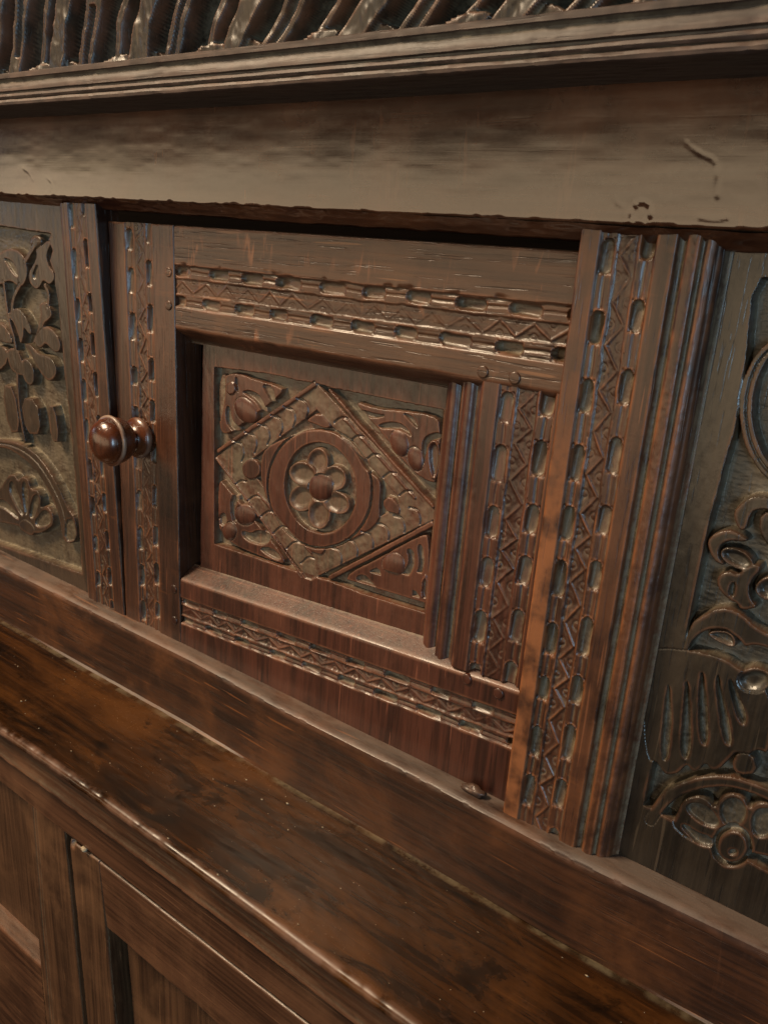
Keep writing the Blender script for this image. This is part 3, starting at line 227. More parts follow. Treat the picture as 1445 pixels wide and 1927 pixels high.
def mesh_from(name, V, F, attrs=None, smooth=True, normals=None, sharp_from=None):
    me = bpy.data.meshes.new(name); V = np.asarray(V, np.float32); F = np.asarray(F, np.int32); k = F.shape[1]
    me.vertices.add(len(V)); me.vertices.foreach_set('co', V.ravel()); me.loops.add(F.size); me.loops.foreach_set('vertex_index', F.ravel())
    me.polygons.add(len(F)); me.polygons.foreach_set('loop_start', np.arange(0, F.size, k, dtype=np.int32)); me.polygons.foreach_set('loop_total', np.full(len(F), k, np.int32))
    me.polygons.foreach_set('use_smooth', np.full(len(F), smooth))
    me.update(calc_edges=True)
    for an, av in (attrs or {}).items():
        a = me.attributes.new(an, 'FLOAT', 'POINT'); a.data.foreach_set('value', np.asarray(av, np.float32).ravel())
    if normals is not None: me.normals_split_custom_set_from_vertices(np.asarray(normals, np.float32))
    return me
PINV = {}
def samples(n_len, step, fine):
    n = max(2, int(round(n_len / step))); u_ = np.linspace(0, n_len, n + 1)
    if fine:
        f = [x for x in (.0003, .0007, .0012, .0019, .0027) if x < n_len / 3]
        u_ = np.unique(np.concatenate((u_, f, [n_len - x for x in f])))
        keep = [0]
        for i in range(1, len(u_)):
            if u_[i] - u_[keep[-1]] > .00018 or i == len(u_) - 1: keep.append(i)
        u_ = u_[keep]
    return u_
def field(name, TL, TR_, BR, BL, plane, hfun, du, dv, depth, mat, parent, fine=True, labels=None, wearf=None, mats=None, dust_gain=1., wear_gain=1., seed=0, cav=.0022, up=.18, gk=.34):
    TL, TR_, BR, BL = (np.array(p, float) for p in (TL, TR_, BR, BL))
    Wd = (np.hypot(*(TR_ - TL)) + np.hypot(*(BR - BL))) / 2; Hd = (np.hypot(*(BL - TL)) + np.hypot(*(BR - TR_))) / 2
    s = samples(Wd, du, fine); t = samples(Hd, dv, fine); S, T = np.meshgrid(s, t); U, Vv = S / Wd, T / Hd
    Q = lambda a: (TL[a] * (1 - U) + TR_[a] * U) * (1 - Vv) + (BL[a] * (1 - U) + BR[a] * U) * Vv
    X, Z = Q(0), Q(1)
    res = hfun(X, Z, S, T, Wd, Hd); lab = gd = None
    if isinstance(res, tuple): h, lab, gd = res
    else: h = res
    h = h + vn(X, Z, .06, .06, seed + 77, 2) * .00016
    Y = plane(X, Z) - h
    nv, nu = X.shape
    hb = blur(h, cav / du, cav / dv)
    dust = np.clip((hb - h - .00012) / .0009, 0, 1) * dust_gain * .7
    if gd is not None: dust = np.clip(np.maximum(dust, gd * gk * dust_gain) * (1 - .5 * np.clip((h - hb) / .0005, 0, 1)), 0, 1)
    hb2 = blur(h, .0010 / du + .5, .0010 / dv + .5)
    wear_or_sheen = np.clip((h - hb2 - .00006) / .0003, 0, 1) * .6 * wear_gain
    if wearf: wear_or_sheen = np.maximum(wear_or_sheen, wearf(X, Z, S, T))
    V = np.stack((X, Y, Z), -1).reshape(-1, 3)
    idx = np.arange(nu * nv).reshape(nv, nu)
    F = np.stack((idx[:-1, :-1], idx[1:, :-1], idx[1:, 1:], idx[:-1, 1:]), -1).reshape(-1, 4)
    gy_s = np.gradient(V.reshape(nv, nu, 3), axis=1); gy_t = np.gradient(V.reshape(nv, nu, 3), axis=0)
    nrm = np.cross(gy_t, gy_s).reshape(-1, 3); nrm /= np.linalg.norm(nrm, axis=1)[:, None] + 1e-12
    if nrm[:, 1].mean() > 0: nrm = -nrm
    upd = sst(nrm[:, 2], .22, .6).reshape(nv, nu) * np.clip(-h / .0015, 0, 1) * dust_gain
    dust = np.maximum(dust, up * upd)
    objs = {}
    fl = np.zeros(len(F), int)
    if labels: fl = lab.ravel()[F].max(1)
    for li in (range(len(labels)) if labels else [0]):
        f = F[fl == li]
        if not len(f): continue
        used = np.unique(f); mp = np.zeros(nu * nv, np.int64); mp[used] = np.arange(len(used)); v = V[used]; f = mp[f]
        at = {'dust': dust.ravel()[used], 'wear_or_sheen': wear_or_sheen.ravel()[used]}; nn = nrm[used]
        if li == 0 and depth:                                     # sides of the board
            ring = np.concatenate((idx[0, :], idx[1:, -1], idx[-1, -2::-1], idx[-2:0:-1, 0])); k = len(ring)
            a = V[ring]; bk = a.copy(); bk[:, 1] = plane(a[:, 0], a[:, 2]) + depth; b0 = len(v)
            # sides need their own verts so that the arris stays crisp
            v = np.vstack((v, a, bk)); i0 = b0 + np.arange(k); i1 = b0 + (np.arange(k) + 1) % k
            f = np.vstack((f, np.stack((i0, i1, i1 + k, i0 + k), -1)))
            cen = V.mean(0); sn = np.zeros((k, 3))
            tang = np.roll(a, -1, 0) - np.roll(a, 1, 0); sn[:, 0] = -tang[:, 2]; sn[:, 2] = tang[:, 0]
            sn /= np.linalg.norm(sn, axis=1)[:, None] + 1e-12
            sg = np.sign(((a - cen) * sn).sum(1).mean()); sn *= sg if sg else 1
            nn = np.vstack((nn, sn, sn)); z0 = np.zeros(2 * k); at = {q: np.concatenate((w_, z0)) for q, w_ in at.items()}
        nm = labels[li] if labels else name
        if labels and li: nm = nm.rsplit('_', 1)[0] if nm[-2:] in ('_b', '_c', '_d') else nm
        me = mesh_from(nm, v, f, at, normals=nn)
        objs[li] = link(nm, me, (mats or {}).get(li, mat), parent if not (labels and li and isinstance(parent, dict)) else parent['sub'])
    return objs[0] if not labels else objs
def sweep(name, prof, x0, x1, n, mat, parent, warp=None, seed=0, jit=.0002, wear_r=.0006, sub=.0012, wear_k=.35, dustf=None):
    """a moulding: a profile of (y, z, sharp) swept along x with hand-worked waviness"""
    pr = [np.array(p[:2], float) for p in prof]; pts = [pr[0]]
    for a, b_ in zip(pr[:-1], pr[1:]):
        m = max(1, int(np.hypot(*(b_ - a)) / sub)); pts += [a + (b_ - a) * (i + 1) / m for i in range(m)]
    pts = np.array(pts); xs = np.linspace(x0, x1, n + 1)
    K = len(pts); X = np.repeat(xs[:, None], K, 1); J = np.repeat(np.arange(K)[None], n + 1, 0) * sub
    Y = pts[None, :, 0] + 0 * X; Z = pts[None, :, 1] + 0 * X
    tg = np.gradient(pts, axis=0); nl = np.stack((tg[:, 1], -tg[:, 0]), 1); nl /= np.linalg.norm(nl, axis=1)[:, None] + 1e-12
    d = vn(X, J, .012, .004, seed, 3) * jit + vn(X, J * 0, .09, 1, seed + 5, 2) * jit
    cv = np.abs(np.cross(np.roll(nl, 1, 0), np.roll(nl, -1, 0))); cv[0] = cv[-1] = 0
    sm = np.convolve(np.pad(cv, 2, mode='edge'), [.15, .2, .3, .2, .15], 'valid')
    sign = np.cross(np.roll(tg, 1, 0), np.roll(tg, -1, 0)); sign[0] = sign[-1] = 0
    conv = np.clip(sign / (np.abs(sign).max() + 1e-12) * 3, -1, 1)
    wear_or_sheen = wear_k * np.clip(conv, 0, 1)[None] * (.6 + .6 * vn(X, J, .01, .01, seed + 8, 3)); dust = np.clip(-conv, 0, 1)[None] * (.5 + .5 * vn(X, J, .02, .02, seed + 9, 2))
    chip = np.clip(vn(X, J * 0, .007, 1, seed + 11, 3) - .25, 0, 1) * np.clip(conv, 0, 1)[None] * wear_r
    Y = Y + nl[None, :, 0] * (d - chip); Z = Z + nl[None, :, 1] * (d - chip)
    if dustf: dust = np.maximum(dust + 0 * X, dustf(X, Y, Z))
    if warp: Y, Z = warp(X, Y, Z)
    V = np.stack((X, Y, Z), -1).reshape(-1, 3); idx = np.arange(V.shape[0]).reshape(n + 1, K)
    F = np.stack((idx[:-1, :-1], idx[:-1, 1:], idx[1:, 1:], idx[1:, :-1]), -1).reshape(-1, 4)
    me = mesh_from(name, V, F, {'wear_or_sheen': np.clip(wear_or_sheen, 0, 1), 'dust': np.clip(dust, 0, 1)})
    import bmesh
    bm = bmesh.new(); bm.from_mesh(me); bmesh.ops.recalc_face_normals(bm, faces=bm.faces[:]); bm.to_mesh(me); bm.free()
    try: me.set_sharp_from_angle(angle=math.radians(38))
    except Exception: pass
    return link(name, me, mat, parent)
# carved border band: rows of gouged pills and blocks on both sides of a punched zigzag
def band(s, t, Wb, seed=0, P=.0325, Pz=.0205, dp=.0030):
    s = s + vn(s, t * 0, .035, 1, seed + 1, 2) * .0040; t = t + vn(s, t, .01, .01, seed + 2, 2) * .0004
    h = np.full(np.shape(s), -.0015) + vn(s, t, .005, .005, seed + 4, 3) * .00040
    for row, c in enumerate((.15, .85)):
        cc = c * Wb; rad = .112 * Wb; i = np.floor(s / P + row * .22); sl = (s / P + row * .22 - i) * P
        hl = .0088 + (_hash(i.astype(np.int64), np.int64(row), seed) - .5) * .003
        q = np.abs(sl - .0108) - hl + rad; d = np.hypot(np.maximum(q, 0), t - cc)
        pill = np.sqrt(np.clip(1 - (d / rad)**2, 0, 1)); inrow = np.abs(t - cc) < rad * 1.12
        scoop = 1.25 - .75 * np.clip((sl - .003) / .017, 0, 1)
        var = .7 + .6 * _hash(i.astype(np.int64), np.int64(row + 7), seed)
        h = np.where(d < rad, -.0016 - 1.2 * dp * var * scoop * np.minimum(1, pill * 1.25), h)
        blk = inrow & (d >= rad) & (np.abs(q) > -rad)
        rib = -.0010 - .0010 * np.exp(-((t - cc) / .0008)**2)
        h = np.where(blk & (np.abs(sl - .0108) > hl), rib, h)
        lip = np.exp(-((np.hypot(sl - .0108 + hl - rad, t - cc) - rad) / .0005)**2) * (sl < .0108 - hl + rad)
        h = h + lip * .0009 * inrow
    for c in (.295, .705): h = h + .0007 * np.exp(-((t - c * Wb) / .0007)**2)
    fade = .45 + .55 * sst(vn(s, t, .05, .02, seed + 8, 2), -.5, .3)
    zc = np.abs((s / Pz) % 1 * 2 - 1); zt = (.37 + .26 * zc) * Wb; slope = .26 * Wb * 2 / Pz; d = (t - zt) / np.sqrt(1 + slope * slope)
    inz = (t > .33 * Wb) & (t < .67 * Wb)
    h = np.where(inz, h - .0004 + .0009 * fade * np.exp(-(d / .0008)**2), h)
    for off, c in ((0, .36), (.5, .64)):
        ss = ((s / Pz + off + .5) % 1 - .5) * Pz; rr = np.hypot(ss, t - c * Wb)
        h = h - .0006 * fade * np.exp(-((rr - .0021) / .0005)**2) * inz * ((t - c * Wb) * (1 if c < .5 else -1) > -.0004)
    ero = .55 + .45 * sst(vn(s, t, .045, .025, seed + 13, 2), -.45, .25)
    return -.0012 + (h + .0012) * ero
def in_band(h0, S, T, along, lo, hi, seed, **k):
    """lay a band across the member between offsets lo and hi (arrays or numbers), sharp-cut at both sides"""
    a, c = (S, T) if along == 'S' else (T, S)
    m = (c > lo) & (c < hi); hb = band(a, c - lo, hi - lo, seed, **k)
    w = sst(np.minimum(c - lo, hi - c), -.0001, .0005)
    return np.where(m, h0 * (1 - w) + hb * w, h0)
# ------------------------------------------------------------------ the cupboard
def empty(name, loc, parent=None):
    o = bpy.data.objects.new(name, None); COL.objects.link(o); o.empty_display_size = .05
    if parent is not None:
        o.parent = parent; o.matrix_parent_inverse = PINV[parent.name]; o.location = loc
    else: o.location = loc
    PINV[o.name] = Matrix.Translation(Vector(loc)).inverted(); return o
CUP = empty('carved_cupboard', (-.12, .10, -.62))
CUP['label'] = 'dark carved oak court cupboard with small panelled door and turned knob'; CUP['category'] = 'cupboard'
flat0 = lambda y0: (lambda X, Z: y0 + 0 * X)
case = lambda o: (lambda X, Z: -.0033 + .024 * Z + o)
doorp = lambda o: (lambda X, Z: .0062 + .0275 * Z + o)
# --- frieze of slanting gouged leaves
def h_frieze(X, Z, S, T, Wd, Hd):
    s = X - (.34 + .7 * sst(X, -.32, .12)) * (Z - .2) + vn(X, Z, .06, .04, 61, 2) * .006
    P = .080; i = np.floor(s / P).astype(np.int64); p = s / P - i; j = (_hash(i, i * 0, 3) - .5) * .16; p = np.clip(p + j * np.sin(p * np.pi), 0, 1)
    def ridge(c, w, hh): return hh * sst(w - np.abs(p - c), -.035, .035)
    h = np.full(np.shape(X), -.019)
    h = np.maximum(h, -.019 + ridge(.16, .13, .0185)); h = np.maximum(h, -.019 + ridge(.53, .115, .0165)); h = np.maximum(h, -.019 + ridge(.84, .055, .0130))
    slot = sst(.030 - np.abs(p - .53), -.012, .012) * (vn(s * 0 + i, Z, 1, .020, 67, 1) > -.25); h = h - .0045 * slot
    low = Z - .2105 - .010 * np.abs(np.sin((p + .1) * np.pi * 1.5)); leaf = -.0035 - .006 * np.abs((p * 2.2 + (Z - .2) * 40 + .3 * vn(s, Z, .02, .02, 70, 1)) % 1 - .5)
    h = np.where(low < 0, np.maximum(h, leaf), h)
    return h + vn(X, Z, .009, .012, 73, 3) * .0018 + .0012 * vn(s, Z, .009, .05, 74, 2) + vn(s, Z, .004, .0035, 75, 2) * .00015 * (h < -.010)
field('frieze', (-.80, .30), (.36, .30), (.36, .204), (-.80, .204), flat0(-.034), h_frieze, .0008, .0009, .03, OAK_FRIEZE, CUP, False, seed=1, dust_gain=.7, wear_gain=.6)
# --- moulding under the frieze
PRF = [(-.024, .2128), (-.0455, .2126), (-.0475, .2118), (-.0475, .2092), (-.0462, .2086), (-.0452, .2078), (-.0458, .2060), (-.0468, .2036), (-.0470, .2018), (-.0452, .2012), (-.0450, .2005),
       (-.0468, .1998), (-.0472, .1985), (-.0466, .1975), (-.0452, .1970), (-.0470, .1962), (-.0476, .1950), (-.0472, .1936), (-.0455, .1930), (.004, .1932)]
sweep('moulding', PRF, -.80, .36, 640, OAK_MOULD, CUP, seed=11, jit=.00036, wear_r=.0010, sub=.0007)
# --- top rail, with its crack, ring dent and knocks
def h_rail(X, Z, S, T, Wd, Hd):
    h = edges(S, T, Wd, Hd, (0, 0, 0, .0014), 21, .0012)
    for P, w, d in (([(.1021, .1694), (.1095, .1648), (.1152, .1632), (.1174, .1571), (.1183, .1489)], .0011, .0009), ([(.0745, .1475), (.0765, .1440), (.0790, .1455), (.0800, .139)], .0013, .0007),
                    ([(-.370, .152), (-.362, .148), (-.366, .143)], .0016, .0005), ([(-.40, .158), (-.392, .155), (-.388, .150)], .0016, .0005), ([(.113, .1405), (.119, .1395), (.124, .1410)], .0016, .0009)):
        h = h - .18 * d * np.exp(-(sd_line(X, Z, smooth_open(np.array(P))) / (w * .6))**2) * (.6 + .5 * vn(X, Z, .006, .006, 51, 2))
    rr = np.hypot(X - .0873, (Z - .1415) * .9); h = h - .00025 * np.exp(-((rr - .0042) / .0006)**2)
    h = h + vn(X, Z, .25, .05, 41, 2) * .0003 
    return h + vn(X, Z, .02, .006, 47, 2) * .00003
field('top_rail', (-.80, .194), (.36, .194), (.36, .1350), (-.80, .1405), flat0(-.003), h_rail, .0018, .0009, .01, OAK_RAIL, CUP, seed=2)
sweep('rail_underside', [(-.0022, .1378), (.0005, .1352), (.006, .1310), (.0075, .1302), (.035, .1302)], -.80, .36, 420, OAK_RAIL, CUP, warp=lambda X, Y, Z: (Y, Z - .0047 * (X + .44) / .58 + .0025), seed=13, jit=.0007)
# --- left carved panel, bead and stile
def carved(key, names, base_edges, seed):
    def f(X, Z, S, T, Wd, Hd):
        h, lab, gd = carve(key, X, Z, names)
        h = h + edges(S, T, Wd, Hd, base_edges, seed)
        h = h + vn(X, Z, .003, .008, seed + 3, 2) * .00012
        return h, lab, gd
    return f
PINV['x'] = None
LP = ['carved_panel', 'scroll', 'palmette', 'arch', 'shell', 'bar']
def panel_with_carving(TL, TR_, BR, BL, plane, key, names, mat, du, seed, label, **k):
    o = field('carved_panel', TL, TR_, BR, BL, plane, carved(key, names, (.0006,) * 4, seed), du, du, .012, mat, CUP, True, names, seed=seed, wear_gain=.4, **k)
    root = o[0]; root['label'] = label
    for li, c in o.items():
        if li: c.parent = root; c.matrix_parent_inverse = Matrix.Identity(4)
    return root
panel_with_carving((-.54, .139), (-.3600, .139), (-.3560, -.192), (-.54, -.192), flat0(.006), 'left', LP, OAK_CARVE, .00058, 101, 'carved panel with scrolls above a half-round shell arch')
def h_bead(X, Z, S, T, Wd, Hd):
    q = S / Wd; return .0022 * np.sqrt(np.clip(1 - ((q - .6) / .42)**2, 0, 1)) - .0012 * (q < .15)
field('panel_bead', (-.3642, .1345), (-.3540, .1345), (-.3480, -.190), (-.3605, -.190), flat0(.0028), h_bead, .0006, .004, .008, OAK_Z, CUP, False, seed=4)
def h_stile(lo, hi, seed, rr):
    def f(X, Z, S, T, Wd, Hd):
        h = edges(S, T, Wd, Hd, rr, seed); return in_band(h, S, T, 'T', lo, hi, seed)
    return f
field('stile', (-.3552, .1350), (-.3163, .1350), (-.3050, -.1905), (-.3485, -.1905), flat0(.0), h_stile(.0050, .0285, 201, (.0008, .0012, 0, .0006)), .00055, .0006, .020, OAK_Z, CUP, seed=5)
# --- right stile (muntin): worn fillet, band, fillet, reeded moulding
def h_munt(X, Z, S, T, Wd, Hd):
    h = edges(S, T, Wd, Hd, (.0016, 0, 0, .0006), 211, .0006)
    h = in_band(h, S, T, 'T', .0102, .0365, 213, dp=.0038)
    x = S; k = np.zeros_like(S)
    k = np.where(x > .0452, -.0034 * np.sin(np.clip((x - .0452) / .0050, 0, 1) * np.pi) , k)
    k = np.where(x > .0502, -.0006 + .0004 * np.sin(np.clip((x - .0502) / .0048, 0, 1) * np.pi), k)
    k = np.where(x > .0550, -.0006 - .0030 * sst(x, .0550, .0562), k)
    k = np.where(x > .0562, -.0036 + .0013 * np.sin(np.clip((x - .0562) / .0048, 0, 1) * np.pi), k)
    k = np.where(x > .0610, -.0036 - .0014 * sst(x, .0610, .0618) - .0065 * sst(x, .0618, .0668), k)
    return h + k + vn(X, Z, .002, .003, 215, 2) * .00012 * (x > .045)
def munt_wear(X, Z, S, T):
    n = vn(X, Z, .02, .02, 217, 3)
    a = (S < .0103) * (.20 + .68 * sst(.045 - Z + .02 * n, 0, .04)); b_ = ((S > .0365) & (S < .046)) * sst(.02 - Z + .02 * n, 0, .08) * .18
    c = (S > .0502) * (.12 + .22 * n) * sst(.06 - Z, 0, .1)
    return np.clip(np.maximum(np.maximum(a, b_), c), 0, 1)
field('stile', (.0588, .1345), (.1258, .1345), (.1268, -.1905), (.0602, -.1905), case(.0), h_munt, .00055, .0006, .020, OAK_Z, CUP, seed=6, wearf=munt_wear)['label'] = 'wide right stile with reeded edge'
RP = ['carved_panel', 'ring_scroll', 'foliage', 'drapery', 'arch', 'shell']
panel_with_carving((.1225, .1360), (.232, .1360), (.232, -.1900), (.1225, -.1900), case(.012), 'right', RP, OAK_CARVE_SHADED, .00046, 131, 'carved panel with ring scroll, foliage and fluted drapery')
# --- the little door
DOOR = empty('door', (-.315, .006, -.19), CUP)
PINV['door'] = (Matrix.Translation(Vector((-.315, .006, -.19)))).inverted()
def h_dst(X, Z, S, T, Wd, Hd):
    q = Wd; f = 1 - .06 * (T / Hd)
    h = edges(S, T, Wd, Hd, (.0014, .0009, .0008, .0008), 301, .0005); return in_band(h, S, T, 'T', .0190, .0482 * 1 - .0025 * T / Hd, 303)
field('door_stile', (-.3155, .1240), (-.2424, .1240), (-.2345, -.1918), (-.3035, -.1905), doorp(0), h_dst, .0006, .0006, .024, OAK_Z, DOOR, seed=7)
def h_dtr(X, Z, S, T, Wd, Hd):
    h = edges(S, T, Wd, Hd, (.0005, 0, .0012, 0), 311, .0008)
    bk = .0548 + vn(X, Z * 0, .02, 1, 313, 2) * .0005
    h = h - .0142 * np.clip((bk - Z) / .0095, 0, 1); h = h - .0004 * np.exp(-((Z - bk) / .0008)**2)
    nib = np.clip(vn(X, Z, .007, .006, 317, 2) - .2, 0, 1) * np.exp(-((Z - .0985) / .0015)**2) * .002
    lo = .0258 + vn(X, Z * 0, .015, 1, 319, 3) * .0006
    return in_band(h, S, T, 'S', lo, .0543, 321, dp=.0030) - nib
field('door_rail', (-.2421, .1240), (.0600, .1240), (.0600, .0440), (-.2402, .0440), doorp(.0002), h_dtr, .00075, .0006, .024, OAK_DOOR, DOOR, seed=8)
def h_dbr(X, Z, S, T, Wd, Hd):
    top = -.1356 + .0672 * (X + .2346); h = edges(S, T, Wd, Hd, (.0005, 0, 0, .0012), 331, .0008)
    h = h - .0142 * np.clip((Z - top) / .0088, 0, 1); h = h - .0003 * np.exp(-((Z - top) / .0008)**2)
    t = top - Z; lo = .0150; hi = .0368 - .0000 * X
    a = S; m = (t > lo) & (t < hi); hb = band(a, t - lo, hi - lo, 333, P=.0325, dp=.0026); w = sst(np.minimum(t - lo, hi - t), -.0001, .0005)
    return np.where(m, h * (1 - w) + hb * w, h)
field('door_rail', (-.2356, -.1268), (.0600, -.1069), (.0600, -.1918), (-.2343, -.1918), doorp(.0003), h_dbr, .00075, .0006, .024, OAK_RED, DOOR, seed=9, up=.10)
def h_drs(X, Z, S, T, Wd, Hd):
    x = X; k = np.full_like(S, -.0142)
    k = k + .0052 * sst(x, -.0205, -.0150) + .0012 * np.sin(np.clip((x + .0150) / .0060, 0, 1) * np.pi)
    k = k + .0040 * sst(x, -.0068, -.0040) - .0014 * np.exp(-((x + .0072) / .0009)**2)
    k = k + .0014 * np.sin(np.clip((x + .0030) / .0065, 0, 1) * np.pi) - .0016 * np.exp(-((x - .0046) / .0009)**2) + .0050 * sst(x, .0060, .0118)
    h = k + vn(X, Z, .003, .004, 341, 2) * .00009 * (x < .014)
    return in_band(h, S, T, 'T', .0415, .0745, 343, dp=.0030)
field('door_stile', (-.0205, .0548), (.0600, .0548), (.0600, -.1130), (-.0205, -.1190), doorp(.0001), h_drs, .0005, .0006, .02, OAK_RED, DOOR, seed=10)['label'] = 'right door stile with reeded inner edge'
DP = ['panel', 'lozenge', 'roundel', 'rosette', 'leaf_cluster', 'leaf_cluster_b', 'leaf_cluster_c', 'leaf_cluster_d']
field('panel', (-.2277, .0455), (-.0175, .0455), (-.0110, -.1150), (-.2285, -.1280), doorp(.014), carved('door', DP, (.0012, .0004, .0004, .0004), 351), .00045, .00045, .008, OAK_RED, DOOR, True, DP, seed=12, gk=.62, wear_gain=.6)
def lathe(name, prof, axis_o, axis_d, n, mat, parent):
    d = Vector(axis_d).normalized(); a = d.orthogonal().normalized(); c = d.cross(a); V = []; F = []
    for (t, rad) in prof:
        for i in range(n):
            w = 2 * math.pi * i / n; p = Vector(axis_o) + d * t + (a * math.cos(w) + c * math.sin(w)) * rad; V.append(p)
    for j in range(len(prof) - 1):
        for i in range(n):
            F.append((j * n + i, j * n + (i + 1) % n, (j + 1) * n + (i + 1) % n, (j + 1) * n + i))
    me = mesh_from(name, np.array([tuple(p) for p in V]), np.array(F), {'wear_or_sheen': np.repeat([1.0 if rad > .0183 else (.5 if rad > .0153 and t < .006 else 0) for t, rad in prof], n)}); import bmesh  # bead ring: painted pale reflection; flange: real wear at half strength
    bm = bmesh.new(); bm.from_mesh(me)
    bm.verts.ensure_lookup_table(); k = len(prof)
    bmesh.ops.contextual_create(bm, geom=bm.verts[(k - 1) * n:k * n])
    bmesh.ops.recalc_face_normals(bm, faces=bm.faces[:]); bm.to_mesh(me); bm.free()
    for p in me.polygons: p.use_smooth = True
    try: me.set_sharp_from_angle(angle=math.radians(50))
    except Exception: pass
    return link(name, me, mat, parent)
kp = [(-.004, .0135), (.0, .0140), (.0012, .0154), (.0030, .0159), (.0046, .0154), (.0056, .0142), (.0062, .0134), (.0072, .0112), (.0082, .0090), (.0096, .0080), (.0110, .0086), (.0122, .0102)]
for i in range(2, 12):
    w = math.pi * i / 24 * .96; kp.append((.0252 - .0134 * math.cos(w), .0080 + .0096 * math.sin(w)))
kp += [(.0258, .0177), (.0262, .0186), (.0270, .0191), (.0281, .0190), (.0288, .0184), (.0292, .0168)]
for i in range(0, 13):
    w = math.pi / 2 * i / 13; kp.append((.0296 + .0108 * math.sin(w), .0168 * math.cos(w) ** .9))
kp.append((.0405, .0004))
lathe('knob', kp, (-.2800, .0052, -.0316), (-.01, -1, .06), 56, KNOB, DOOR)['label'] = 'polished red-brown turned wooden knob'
PEGS = [(-.247, .0927), (-.2471, .0700), (.0102, .0595), (.0294, .0590), (.0223, -.1207), (.0440, -.1215), (-.2421, -.1455), (-.2415, -.1723)]
for i, (px_, pz_) in enumerate(PEGS):
    y_ = .0062 + .0275 * pz_
    lathe('peg', [(-.003, .0034), (.0003, .0034), (.0007, .0031), (.0008, .0026)], (px_, y_, pz_), (.02, -1, .02), 18, OAK_DOOR if pz_ > 0 else OAK_RED, DOOR)
# inside of the case, coloured near-black so the gap over the door reads as shade
def h0(X, Z, S, T, Wd, Hd): return 0 * X
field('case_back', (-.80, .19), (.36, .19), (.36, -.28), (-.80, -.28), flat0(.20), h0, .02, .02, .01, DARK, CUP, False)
# --- sill
sillw = lambda X, Y, Z: (Y + (np.interp(X, [-.60, -.474, -.339, -.21, -.1157, .01, .10, .208, .36], [0, .0004, .002, .003, .0, .0006, -.0016, .0026, .002]) * (Z > -.2485)), Z)
sweep('sill', [(.06, -.1898), (-.0105, -.1893), (-.0128, -.1897), (-.0142, -.1908), (-.0147, -.1930), (-.0149, -.2000), (-.0149, -.2300), (-.0146, -.2510)], -.80, .36, 520, OAK_SILL, CUP, warp=sillw, seed=15, jit=.00012, wear_r=0)
# --- ledge board and the moulding on its front
def lw(X, Y, Z):
    k = np.interp(X, [-.40, -.313, -.255, -.20, -.114, -.031, .027, .08, .3], [-.0006, -.0002, .0008, .0012, .0009, .0001, -.0010, -.0014, -.0016])
    g = np.clip((-.02 - Y) / .08, 0, 1); return Y + k * g, Z
sweep('ledge_board', [(.03, -.2484), (-.0155, -.2484), (-.020, -.2481), (-.050, -.2479), (-.080, -.2480), (-.1065, -.2480), (-.1088, -.2486), (-.1102, -.2498), (-.1108, -.2516), (-.1104, -.2538), (-.1092, -.2552), (-.1080, -.2560)], -.80, .36, 620, OAK_LEDGE, CUP, warp=lw, seed=17, jit=.00018, wear_r=.0012, wear_k=.9, dustf=lambda X, Y, Z: .45 * sst(Y, -.0205, -.0175) * sst(vn(X, Y * 0, .012, 1, 91, 3), -.5, .2))
sweep('ledge_moulding', [(-.100, -.2555), (-.1083, -.2560), (-.1078, -.2580), (-.1064, -.2610), (-.1050, -.2650), (-.1042, -.2700), (-.1042, -.2760), (-.1046, -.2800), (-.1052, -.2815), (-.1054, -.2826), (-.1048, -.2836), (-.1020, -.2842), (-.0985, -.2848)], -.80, .36, 420, OAK_LOW, CUP, warp=lw, seed=19, jit=.0003, wear_r=.0008)
# --- lower stage: rail, stile, door, recessed panel
def hr(rr, seed): return lambda X, Z, S, T, Wd, Hd: edges(S, T, Wd, Hd, rr, seed, .0006)
field('lower_rail', (-.80, -.2845), (.36, -.2845), (.36, -.3213), (-.80, -.3190), flat0(-.0985), hr((0, 0, 0, .0010), 401), .002, .001, .03, OAK_LOW, CUP, seed=20)
field('lower_stile', (-.3050, -.3195), (-.2545, -.3195), (-.2440, -.780), (-.3195, -.780), flat0(-.0982), lambda X, Z, S, T, Wd, Hd: edges(S, T, Wd, Hd, (.001, .0012, 0, 0), 403, .0006) - .0012 * np.exp(-((S - .009) / .0012)**2) - .0008 * np.exp(-((S - .014) / .001)**2), .0009, .002, .03, OAK_LOWZ, CUP, seed=21)
LD = empty('lower_door', (-.25, -.098, -.60), CUP); PINV[LD.name] = Matrix.Translation(Vector((-.25, -.098, -.60))).inverted()
LD['label'] = 'lower panelled door under the ledge'
def h_lds(X, Z, S, T, Wd, Hd):
    h = edges(S, T, Wd, Hd, (.0012, .0016, .0016, 0), 411, .0010); return h - .004 * np.exp(-((S - .004)**2 + (T - .001)**2) / .003**2)
field('door_stile', (-.2500, -.3260), (-.2125, -.3240), (-.1890, -.780), (-.2370, -.780), flat0(-.0975), h_lds, .0009, .0014, .024, OAK_LOWZ, LD, seed=22)
field('door_rail', (-.2122, -.3248), (.2500, -.3248), (.2500, -.3950), (-.2070, -.3860), flat0(-.0973), lambda X, Z, S, T, Wd, Hd: edges(S, T, Wd, Hd, (0, 0, .0018, .0040), 413, .0012), .0012, .0009, .024, OAK_LOW, LD, seed=23)
field('panel', (-.2010, -.3830), (.2500, -.3830), (.2500, -.780), (-.1850, -.780), flat0(-.086), hr((.001, 0, 0, 0), 415), .002, .002, .01, OAK_LOWZ, LD, seed=24)
field('lower_panel', (-.62, -.3180), (-.3030, -.3180), (-.3160, -.4850), (-.62, -.4850), flat0(-.088), hr((0, 0, 0, 0), 421), .002, .002, .01, OAK_LOWZ, CUP, seed=25)
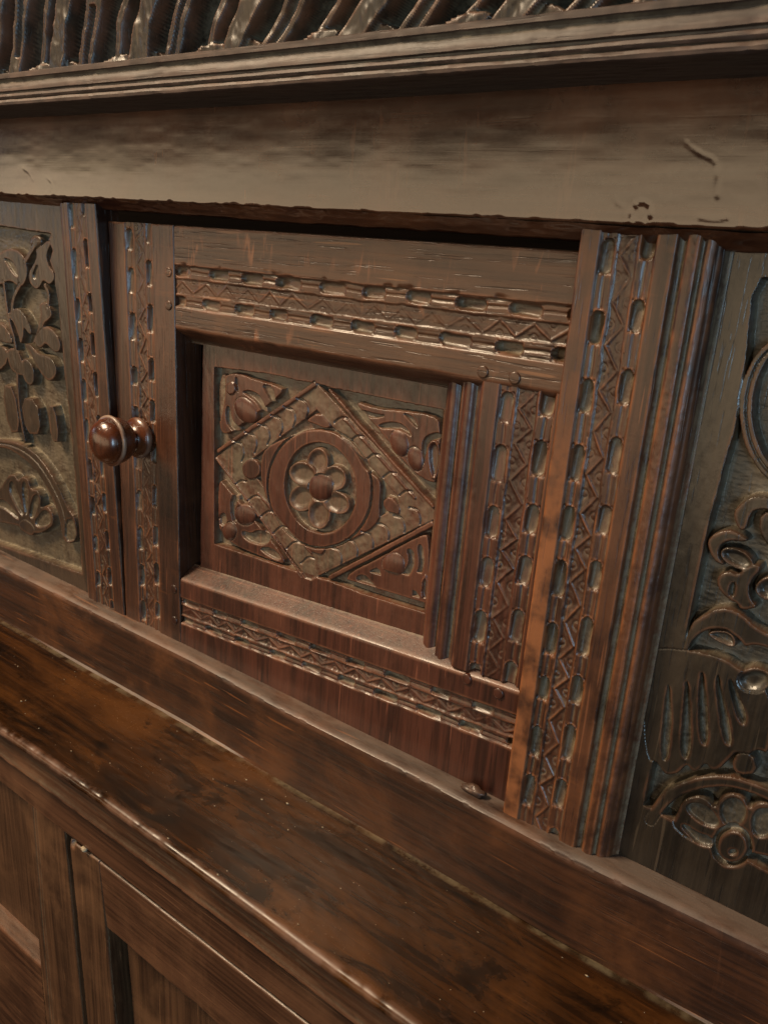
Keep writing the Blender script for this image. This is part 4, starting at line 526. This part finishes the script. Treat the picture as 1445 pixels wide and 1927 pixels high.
sweep('lower_drawer_rail', [(-.080, -.4845), (-.088, -.4850), (-.0975, -.4945), (-.0985, -.4965), (-.0987, -.5200), (-.0987, -.7800)], -.62, -.310, 160, OAK_LOW, CUP, seed=27, jit=.0003)
field('case_back', (-.80, -.25), (.36, -.25), (.36, -.80), (-.80, -.80), flat0(-.02), h0, .02, .02, .01, DARK, CUP, False)  # near-black board paints the shade behind the lower stage
# ------------------------------------------------------------------ loose things
def lump(name, c, size, seed, mat, n=10):
    rng = np.random.RandomState(seed); V = []; F = []
    for j in range(n + 1):
        for i in range(2 * n):
            th = math.pi * j / n; ph = math.pi * i / n; d = np.array((math.sin(th) * math.cos(ph), math.sin(th) * math.sin(ph), math.cos(th)))
            k = 1 + .35 * float(vn(d[0] * 2 + 9, d[1] * 2 + d[2] * 3, .9, .9, seed, 3)); V.append(np.array(c) + d * np.array(size) * k)
    for j in range(n):
        for i in range(2 * n):
            F.append((j * 2 * n + i, j * 2 * n + (i + 1) % (2 * n), (j + 1) * 2 * n + (i + 1) % (2 * n), (j + 1) * 2 * n + i))
    return link(name, mesh_from(name, np.array(V), np.array(F)), mat, None)
o = lump('wood_chip', (.0385, -.0045, -.1868), (.0085, .0035, .0030), 5, OAK_WORN); o['label'] = 'broken crumb of reddish wood lying on the sill under the small door'; o['category'] = 'wood chip'
o = lump('dust_clump', (-.2285, -.0985, -.3212), (.0030, .0022, .0018), 8, DUST); o['label'] = 'pale clump of dust lodged above the top corner of the lower door'; o['category'] = 'dust clump'
def specks(name, n, seed, where, label):
    rng = np.random.RandomState(seed); V = []; F = []
    for k in range(n):
        c, nrm = where(rng); s = .00025 + .00055 * rng.rand()**2.5; b0 = len(V)
        for d in ((1, 0, 0), (-1, 0, 0), (0, 1, 0), (0, -1, 0), (0, 0, 1), (0, 0, -1)):
            V.append(np.array(c) + np.array(d) * s * (.5 + rng.rand(3) * [1.6, .8, .6]))
        for t in ((0, 2, 4), (2, 1, 4), (1, 3, 4), (3, 0, 4), (2, 0, 5), (1, 2, 5), (3, 1, 5), (0, 3, 5)): F.append([b0 + q for q in t])
    o = link(name, mesh_from(name, np.array(V), np.array(F)), DUST, None); o['kind'] = 'stuff'; o['label'] = label; o['category'] = 'dust'
specks('dust_specks', 110, 3, lambda r_: ((-.42 + .6 * r_.rand(), -.018 - .088 * r_.rand(), -.2477), 0), 'pale dust specks scattered over the brown ledge board')
